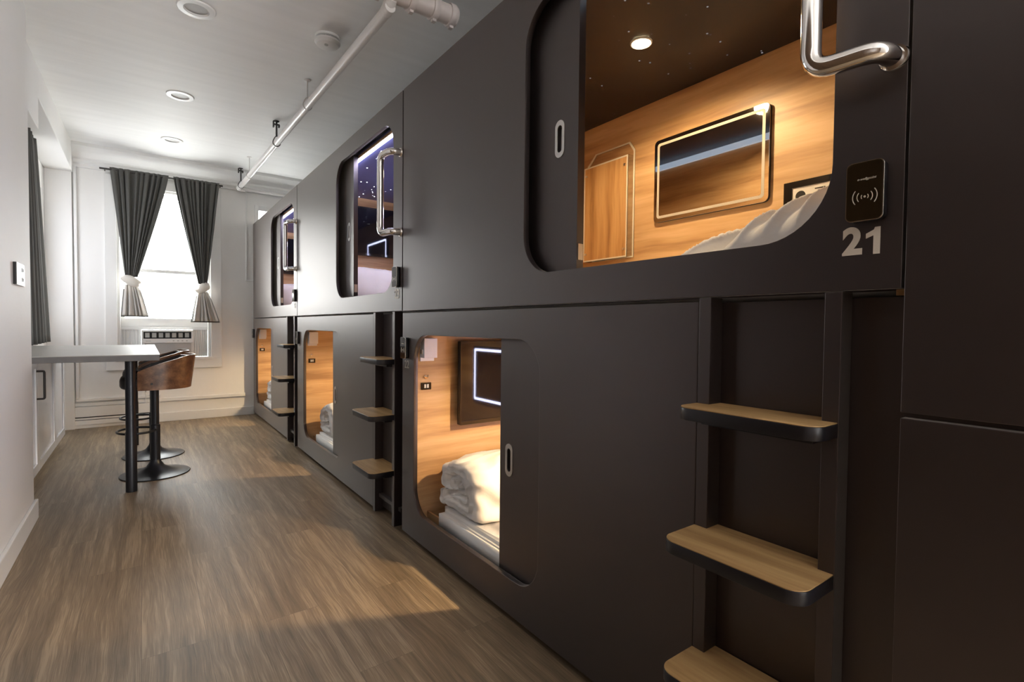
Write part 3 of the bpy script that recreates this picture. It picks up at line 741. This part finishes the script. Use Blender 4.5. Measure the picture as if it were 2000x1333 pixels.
# ------------------------------------------------------------------ bar table and stools
zt = .862
T = thing('bar_table', 'grey stone-topped bar table on one black post beside the stools', 'table', (-1.12, 4.0, 0))
box('tabletop', XA+.002, -.965, 3.86, 5.62, zt-.001, zt+.003, 'counter', T)
box('tabletop_core', XA+.002, -.966, 3.861, 5.619, zt-.036, zt-.001, 'counter_edge', T, bevel=.0015)
lathe('leg', [(.030, .001), (.030, .375), (.0275, .38), (.0275, zt-.04), (.05, zt-.04), (.05, zt-.0365), (0, zt-.0365)], (-1.115, 3.965, 0), 'metal_black', T, 32)
lathe('leg', [(.030, .001), (.030, .375), (.0275, .38), (.0275, zt-.04), (.05, zt-.04), (.05, zt-.0365), (0, zt-.0365)], (-1.115, 5.46, 0), 'metal_black', T, 32)

def stool(x, y, label, rot=0.):
    T = thing('bar_stool', label, 'bar stool', (x, y, 0), 'bar stools at the table')
    lathe('base', [(0, .001), (.205, .001), (.208, .004), (.205, .008), (.16, .014), (.10, .028), (.055, .055), (.035, .085), (.031, .10), (0, .10)], (x, y, 0), 'metal_black', T, 64)
    lathe('post', [(.030, .09), (.030, .345), (.024, .35), (.024, .60), (0, .60)], (x, y, 0), 'metal_black', T, 32)
    pts = [(x-.105+.115*math.cos(a)*.95, y+.13*math.sin(a), .315) for a in [2*PI*k/36 for k in range(36)]]
    tube('footrest', pts, .0075, 'metal_black', T, 5, True)
    box('seat_plate', x-.12, x+.10, y-.10, y+.10, .600, .612, 'metal_black', T)
    # cushion
    me = plate_mesh([rrect(x-.195, x+.17, y-.19, y+.19, .12, 10)], .085, 'z', .655)
    link('seat', me, 'leather', T, bevel=.028, segs=5)
    # bent plywood shell wrapping the back; its top edge rises towards the back
    def shell(r0x, r0y, th, mat, name, z_lo, hi_f, par, mats=None):
        bm = bmesh.new(); n = 44; rows = []
        for k in range(n+1):
            a = -1.95+3.9*k/n
            q = 1-abs(a)/1.95
            top_ = hi_f(q)
            ca, sa = math.cos(a), math.sin(a)
            ring = []
            cx = x-.01
            for (rr, zz) in ((0, z_lo), (0, z_lo+(top_-z_lo)*.5), (0, top_), (-th, top_), (-th, z_lo+(top_-z_lo)*.5), (-th, z_lo)):
                lean = (zz-z_lo)*.13*max(0, ca)
                se = 1/((abs(ca)**2.6+abs(sa)**2.6)**(1/2.6))
                ring.append(bm.verts.new((cx+(r0x+rr)*ca*se+lean, y+(r0y+rr)*sa*se, zz)))
            rows.append(ring)
        for a, b in zip(rows, rows[1:]):
            for m in range(6):
                f = bm.faces.new((a[m], a[(m+1) % 6], b[(m+1) % 6], b[m])); f.smooth = m != 2
                f.material_index = 1 if (mats and m == 2) else 0
        bm.faces.new(rows[0]); bm.faces.new(rows[-1][::-1]); bmesh.ops.recalc_face_normals(bm, faces=bm.faces)
        me = me_of(bm)
        if mats: 
            for mm in mats: me.materials.append(MAT[mm])
            o = link(name, me, None, par)
        else: o = link(name, me, mat, par)
        try: me.set_sharp_from_angle(angle=math.radians(45))
        except Exception: pass
        return o
    B = shell(.225, .225, .011, None, 'backrest', .612, lambda q: .735+.105*min(1, q*1.6)**.8, T, ('ply', 'ply_edge'))
    shell(.212, .212, .030, 'leather', 'back_cushion', .66, lambda q: .725+.103*min(1, q*1.6)**.8, B)
    lathe('bolt', [(0, -.004), (.007, -.004), (.008, 0)], (x-.02, y-.225, .655), 'iron', B, 16, 'y')
    return T
stool(-.985, 4.35, 'nearer wooden-backed bar stool in front of the table post')
stool(-.985, 4.97, 'farther wooden-backed bar stool behind the nearer stool')

# ------------------------------------------------------------------ white base cabinet in the alcove
T = thing('base_cabinet', 'white base cabinet with black handle under the bar table', 'cabinet', (-1.7, 4.8, 0))
box('carcass', XA+.002, -1.632, YE+.01, 5.88, .075, zt-.04, 'cabinet', T)
box('toe_kick', XA+.002, -1.66, YE+.03, 5.70, .0, .075, 'cabinet', T)
ys = [YE+.012, 4.50, 5.30, 5.878]
for a, b in zip(ys, ys[1:]):
    D = box('door', -1.632, -1.618, a+.002, b-.002, .080, zt-.044, 'cabinet', T, bevel=.001)
    fw = .06
    plate('door_frame', [[(a+.002, .080), (b-.002, .080), (b-.002, zt-.044), (a+.002, zt-.044)], [(a+fw, .080+fw), (b-fw, .080+fw), (b-fw, zt-.044-fw), (a+fw, zt-.044-fw)]], .010, 'cabinet', D, 'x', -1.613, bevel=.001)
    if a < 4.0:
        tube('handle', fillet([(-1.608, b-.045, .56), (-1.570, b-.045, .56), (-1.570, b-.045, .74), (-1.608, b-.045, .74)], .010, 4), .0065, 'iron', D, 5)

# baseboard heater
T = thing('baseboard_heater', 'long white baseboard heater with dark slots below the panelling', 'heater', (-1.34, YF-.03, .02))
boxes('casing', [(-1.68, -1.0, YF-.030, YF-.021, .035, .080), (-1.68, -1.0, YF-.030, YF-.021, .086, .104), (-1.68, -1.0, YF-.034, YF-.021, .115, .215), (-1.0, -.985, YF-.036, YF-.021, .02, .22)], 'trim', T, bevel=.001)
box('slot', -1.68, -1.0, YF-.024, YF-.0205, .078, .118, 'slot', T)
T = thing('power_cord', 'thin white cord hanging down behind the bar stools', 'cord', (-1.03, YF-.03, .22))
tube('cord', [(-1.03, YF-.025, .68), (-1.028, YF-.030, .5), (-1.032, YF-.03, .36), (-1.03, YF-.03, .22)], .004, 'trim', T, 4)
box('plug', -1.036, -1.024, YF-.04, YF-.022, .33, .36, 'plastic_grey', T)

# ------------------------------------------------------------------ window air conditioner
T = thing('air_conditioner', 'white window air conditioner under the far window', 'air conditioner', (-.84, YF, .69))
y0 = YF-.05
plate('housing', [rrect(-1.062, -.602, .692, .985, .008, 4)], .23, 'plastic', T, 'y', YF+.065, bevel=.003)
plate('front_bezel', [rrect(-1.062, -.602, .850, .985, .006, 4), [(-1.045, .895), (-.620, .895), (-.620, .968), (-1.045, .968)]], .012, 'plastic', T, 'y', y0-.006, bevel=.002)
G = box('vent_grille', -1.045, -.620, y0-.002, y0+.001, .895, .968, 'slot', T)
for k in range(7):
    xx = -1.030+k*.0585
    box('louvre', xx, xx+.038, y0-.007, y0-.002, .908, .956, 'plastic_grey', G)
box('intake_panel', -1.035, -.62, y0-.004, y0, .700, .845, 'lamp_off', T, bevel=.002)
box('display', -.845, -.825, y0-.0125, y0-.011, .862, .882, 'plastic', T)
for k in range(4): box('button', -.790+k*.040, -.775+k*.040, y0-.0135, y0-.0115, .866, .876, 'plastic_grey', T)
box('badge', -1.025, -.980, y0-.0125, y0-.0115, .867, .873, 'plastic_grey', T)
for (a, b) in ((-1.235, -1.064), (-.600, -.456)):
    bm = bmesh.new(); n = int((b-a)/.011); 
    P = [(a+(b-a)*k/n, YF+.055+(.006 if k % 2 else 0)) for k in range(n+1)]
    lo = [bm.verts.new((p[0], p[1], .692)) for p in P]; hi = [bm.verts.new((p[0], p[1], 1.0)) for p in P]
    for k in range(n): bm.faces.new((lo[k], lo[k+1], hi[k+1], hi[k]))
    link('side_curtain', me_of(bm), 'plastic', T).modifiers.new('s', 'SOLIDIFY').thickness = .003
box('top_rail', -1.235, -.456, YF+.045, YF+.065, .988, 1.02, 'plastic', T)

# ------------------------------------------------------------------ curtains
def rod(name, pts, label, r=.009):
    T = thing(name, label, 'curtain rod', pts[0])
    tube('pole', pts, r, 'iron', T, 6)
    for p in (pts[0], pts[-1]):
        pass
    return T
T = rod('curtain_rod', [(-1.385, 6.52, 2.592), (-.315, 6.52, 2.592)], 'thin black curtain rod above the far window')
for xx in (-1.345, -.335):
    boxes('bracket', [(xx-.004, xx+.004, 6.515, YF-.02, 2.586, 2.598)], 'iron', T)
lathe('wall_screw', [(0, -.006), (.007, -.004), (.008, 0)], (-.345, YF-.001, 2.585+.075), 'iron', T, 12, 'y')
def tied_curtain(x0, x1, xk, zk, wk, hem0, hem1, zh, label, side, seed):
    """a panel gathered on the rod, drawn into a knot and flaring below it"""
    T = thing('curtain', label, 'curtain', ((x0+x1)/2, 6.52, zh), 'tied curtains on the far window')
    yc = 6.515
    def sheet(name, rows, mat, par, nf=9):
        nu = 120; bm = bmesh.new(); G = []
        for (z, a, b, amp, fr) in rows:
            r = []; A0 = amp
            for i in range(nu+1):
                u = i/nu; amp = A0*(.55+.65*abs(math.sin(u*6.3+seed*3))); ph = u*nf*2*PI+1.5*math.sin(u*8+seed)+.9*math.sin(u*21+seed*2)+fr+.5*math.sin(z*2.1+u*5)
                dx = .25*amp*math.cos(ph)
                y = yc+amp*math.sin(ph)+.3*amp*math.sin(2.3*ph+seed)
                r.append(bm.verts.new((a+(b-a)*u+dx*.4, y, z)))
            G.append(r)
        for p, q in zip(G, G[1:]):
            for i in range(nu): bm.faces.new((p[i], p[i+1], q[i+1], q[i]))
        o = link(name, me_of(bm), mat, par, smooth=True)
        s = o.modifiers.new('s', 'SOLIDIFY'); s.thickness = .003; return o
    rows = []
    n = 40; zt_ = 2.615
    for j in range(n+1):
        t = j/n; z = zt_+(zk+.03-zt_)*t
        sft = t**1.25
        cA = x0+(xk-wk-x0)*(t**(1.0 if side < 0 else 1.15)); cB = x1+(xk+wk-x1)*(t**(1.12 if side < 0 else 1.0))
        amp = .009 if t < .03 else .013*(1-.2*t)+.004
        if .015 < t < .045: amp = .006
        rows.append((z, cA, cB, amp, 0.))
    sheet('panel', rows, 'curtain', T)
    # knot: lumpy twisted ring
    bm = bmesh.new(); bmesh.ops.create_uvsphere(bm, u_segments=36, v_segments=22, radius=1)
    for v in bm.verts:
        p = v.co.copy(); a = math.atan2(p.y, p.x)
        s = 1+.10*math.sin(5*p.z+2*a+seed)+.08*noise.noise(p*2.5+Vector((seed, 0, 0)))
        v.co = Vector((xk+p.x*(wk+.026)*s+.018*p.z*side, yc+p.y*.042*s, zk-.012+p.z*.062+.25*p.x*.05*side))
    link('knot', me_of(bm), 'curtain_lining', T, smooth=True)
    rows = []
    for j in range(20):
        t = j/19; z = zk-.05+(zh-(zk-.05))*t
        a = (xk-wk)+(hem0-(xk-wk))*(t**.85); b = (xk+wk)+(hem1-(xk+wk))*(t**.85)
        rows.append((z, a, b, .008+.015*t, .5))
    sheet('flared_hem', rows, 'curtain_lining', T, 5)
    rows = [(z-.012, a-.01, b+.012, amp*.8, fr+.4) for z, a, b, amp, fr in rows[2:]]
    rows = [(z, a, b, amp, fr) for z, a, b, amp, fr in rows]
    o = sheet('hem_back', rows, 'curtain', T, 5); 
    for v in o.data.vertices: v.co.y += .028
    return T
tied_curtain(-1.305, -.815, -1.140, 1.50, .050, -1.215, -1.010, 1.135, 'charcoal curtain knotted at the left side of the far window', -1, 1.)
tied_curtain(-.775, -.350, -.515, 1.46, .040, -.615, -.365, 1.085, 'charcoal curtain knotted at the right side of the far window', 1, 2.4)
# alcove curtain
T = thing('curtain', 'dark grey curtain hanging in the alcove above the bar table', 'curtain', (-1.72, 5.4, .87))
bm = bmesh.new(); nu, nz = 90, 24; G = []
for j in range(nz+1):
    t = j/nz; z = 2.49+(.885-2.49)*t; r = []
    ya_, yb_ = 4.75, 5.50+.66*t**.9
    for i in range(nu+1):
        u = i/nu; ph = u*8*2*PI+.8*math.sin(u*7)
        r.append(bm.verts.new((-1.735+.022*math.sin(ph)+.006*math.sin(2.2*ph), ya_+(yb_-ya_)*u, z)))
    G.append(r)
for p, q in zip(G, G[1:]):
    for i in range(nu): bm.faces.new((p[i], p[i+1], q[i+1], q[i]))
o = link('panel', me_of(bm), 'curtain', T, smooth=True); o.modifiers.new('s', 'SOLIDIFY').thickness = .003
tube('pole', [(-1.735, 4.6, 2.475), (-1.735, 5.52, 2.475)], .009, 'iron', T, 6)

# light switch / outlet plate on the near left wall
T = thing('wall_outlet', 'outlet plate with painted shadow strip on the near left wall', 'outlet', (XL, 3.35, 1.28))
plate('plate', [rrect(3.255, 3.445, 1.232, 1.338, .004, 3)], .012, 'plastic', T, 'x', XL+.006, bevel=.002)
for zz in (1.262, 1.308):
    for yy in (3.39,):
        boxes('socket_slots', [(XL+.0122, XL+.0135, yy-.020, yy-.014, zz-.010, zz+.010), (XL+.0122, XL+.0135, yy+.008, yy+.014, zz-.008, zz+.008)], 'slot', T)
box('plate_shadow', XL, XL+.011, 3.240, 3.2545, 1.234, 1.336, 'slot', T)  # dark strip standing in for the shadow gap beside the plate

# ------------------------------------------------------------------ ceiling fittings
for k, (x, y) in enumerate(((-.813, 3.11), (-.814, 4.475), (-.814, 5.74))):
    z = cz(y)
    T = thing('recessed_downlight', ('nearest', 'middle', 'farthest')[k]+' unlit recessed downlight in the white ceiling', 'ceiling light', (x, y, z), 'recessed downlights in the ceiling')
    tl = math.atan(.035)
    R = lathe('trim_ring', [(.052, .004), (.052, -.004), (.058, -.010), (.084, -.009), (.088, -.003), (.088, .002)], (x, y, z), 'plastic', T, 44)
    lathe('diffuser', [(0, .001), (.053, .001), (.053, -.002), (0, -.002)], (x, y, z), 'lamp_off', T, 36)
x, y = -.200, 2.955; z = cz(y)
T = thing('smoke_detector', 'round white smoke detector on the ceiling beside the pipe', 'smoke detector', (x, y, z))
lathe('base', [(.062, .004), (.066, -.004), (.064, -.014), (.058, -.016), (.050, -.020)], (x, y, z), 'plastic', T, 44)
lathe('cover', [(.050, -.018), (.054, -.026), (.068, -.027), (.069, -.036), (.058, -.050), (.030, -.057), (0, -.058)], (x, y, z), 'plastic', T, 44)
for k in range(14):
    a = 2*PI*k/14
    me = plate_mesh([[(-.008, -.0245), (.008, -.0245), (.008, -.019), (-.008, -.019)]], .002, 'x', .0535)
    me.transform(Matrix.Translation((x, y, z)) @ Matrix.Rotation(a, 4, 'Z')); link('vent_slot', me, 'slot', T)
lathe('test_button', [(0, -.0600), (.010, -.0600), (.011, -.056)], (x-.012, y-.02, z), 'plastic_grey', T, 18)

# sprinkler pipe
P0, P1 = Vector((-.142, 2.20, 2.485)), Vector((-.152, 6.545, 2.600))
T = thing('sprinkler_pipe', 'long white pipe hung below the ceiling above the capsules', 'pipe', P0)
tube('pipe_run', [P0, P1], .0245, 'pipe', T, 10)
Q = P1
tube('end_elbow', fillet([P1-Vector((0, .06, 0)), P1+Vector((0, .0, 0)), P1+Vector((.06, 0, 0))], .05, 6), .030, 'pipe', T, 8)
tube('branch_pipe', [P1, (.95, 6.545, 2.585)], .0125, 'pipe', T, 6)
def pipe_pt(y): t = (y-P0.y)/(P1.y-P0.y); return P0+(P1-P0)*t
for y, dark in ((3.60, 0), (4.56, 1), (5.85, 0), (6.40, 1)):
    c_ = pipe_pt(y); zc = cz(y)
    H = tube('hanger', [(c_.x, y, c_.z+.055), (c_.x, y, zc)], .004 if not dark else .007, 'iron' if dark else 'steel', T, 5)
    ring = [(c_.x+.028*math.cos(a), y, c_.z+.004+.030*math.sin(a)+(.022*max(0, math.sin(a))**4)) for a in [2*PI*k/28 for k in range(28)]]
    tube('hanger_ring', ring, .0035, 'iron' if dark else 'steel', H, 4, True)
    lathe('ceiling_flange', [(0, .002), (.022, 0), (.020, -.006), (.008, -.010), (0, -.010)], (c_.x, y, zc), 'iron' if dark else 'pipe', H, 20)
    if dark:
        boxes('beam_clamp', [(c_.x-.026, c_.x+.020, y-.008, y+.008, zc-.035, zc-.024), (c_.x-.028, c_.x-.018, y-.012, y+.012, zc-.055, zc-.005), (c_.x+.012, c_.x+.024, y-.012, y+.012, zc-.05, zc-.028)], 'iron', H)
# large fitting across the near end
zf = 2.548; yb = 2.19
T = thing('pipe_fitting', 'thick white capped pipe fitting at the near end of the pipe', 'pipe', (-.15, yb, zf))
lathe('body', [(0, -.30), (.044, -.30), (.044, .33), (0, .33)], (-.148, yb, zf), 'fitting', T, 40, 'x')
for a, w, r in ((-.06, .028, .052), (.10, .030, .053), (.215, .030, .052), (.305, .030, .052)):
    lathe('collar', [(.043, a-w/2), (r-.002, a-w/2), (r, a-w/2+.003), (r, a+w/2-.003), (r-.002, a+w/2), (.043, a+w/2)], (-.148, yb, zf), 'fitting', T, 40, 'x')
    box('clamp_lug', -.148+a-.010, -.148+a+.010, yb-.012, yb+.012, zf-r-.010, zf-r+.004, 'fitting', T, bevel=.002)
tube('reducer', [(-.142, yb+.0, zf-.03), (-.142, yb+.045, zf-.060), (-.142, yb+.060, zf-.061)], .0275, 'pipe', T, 8)
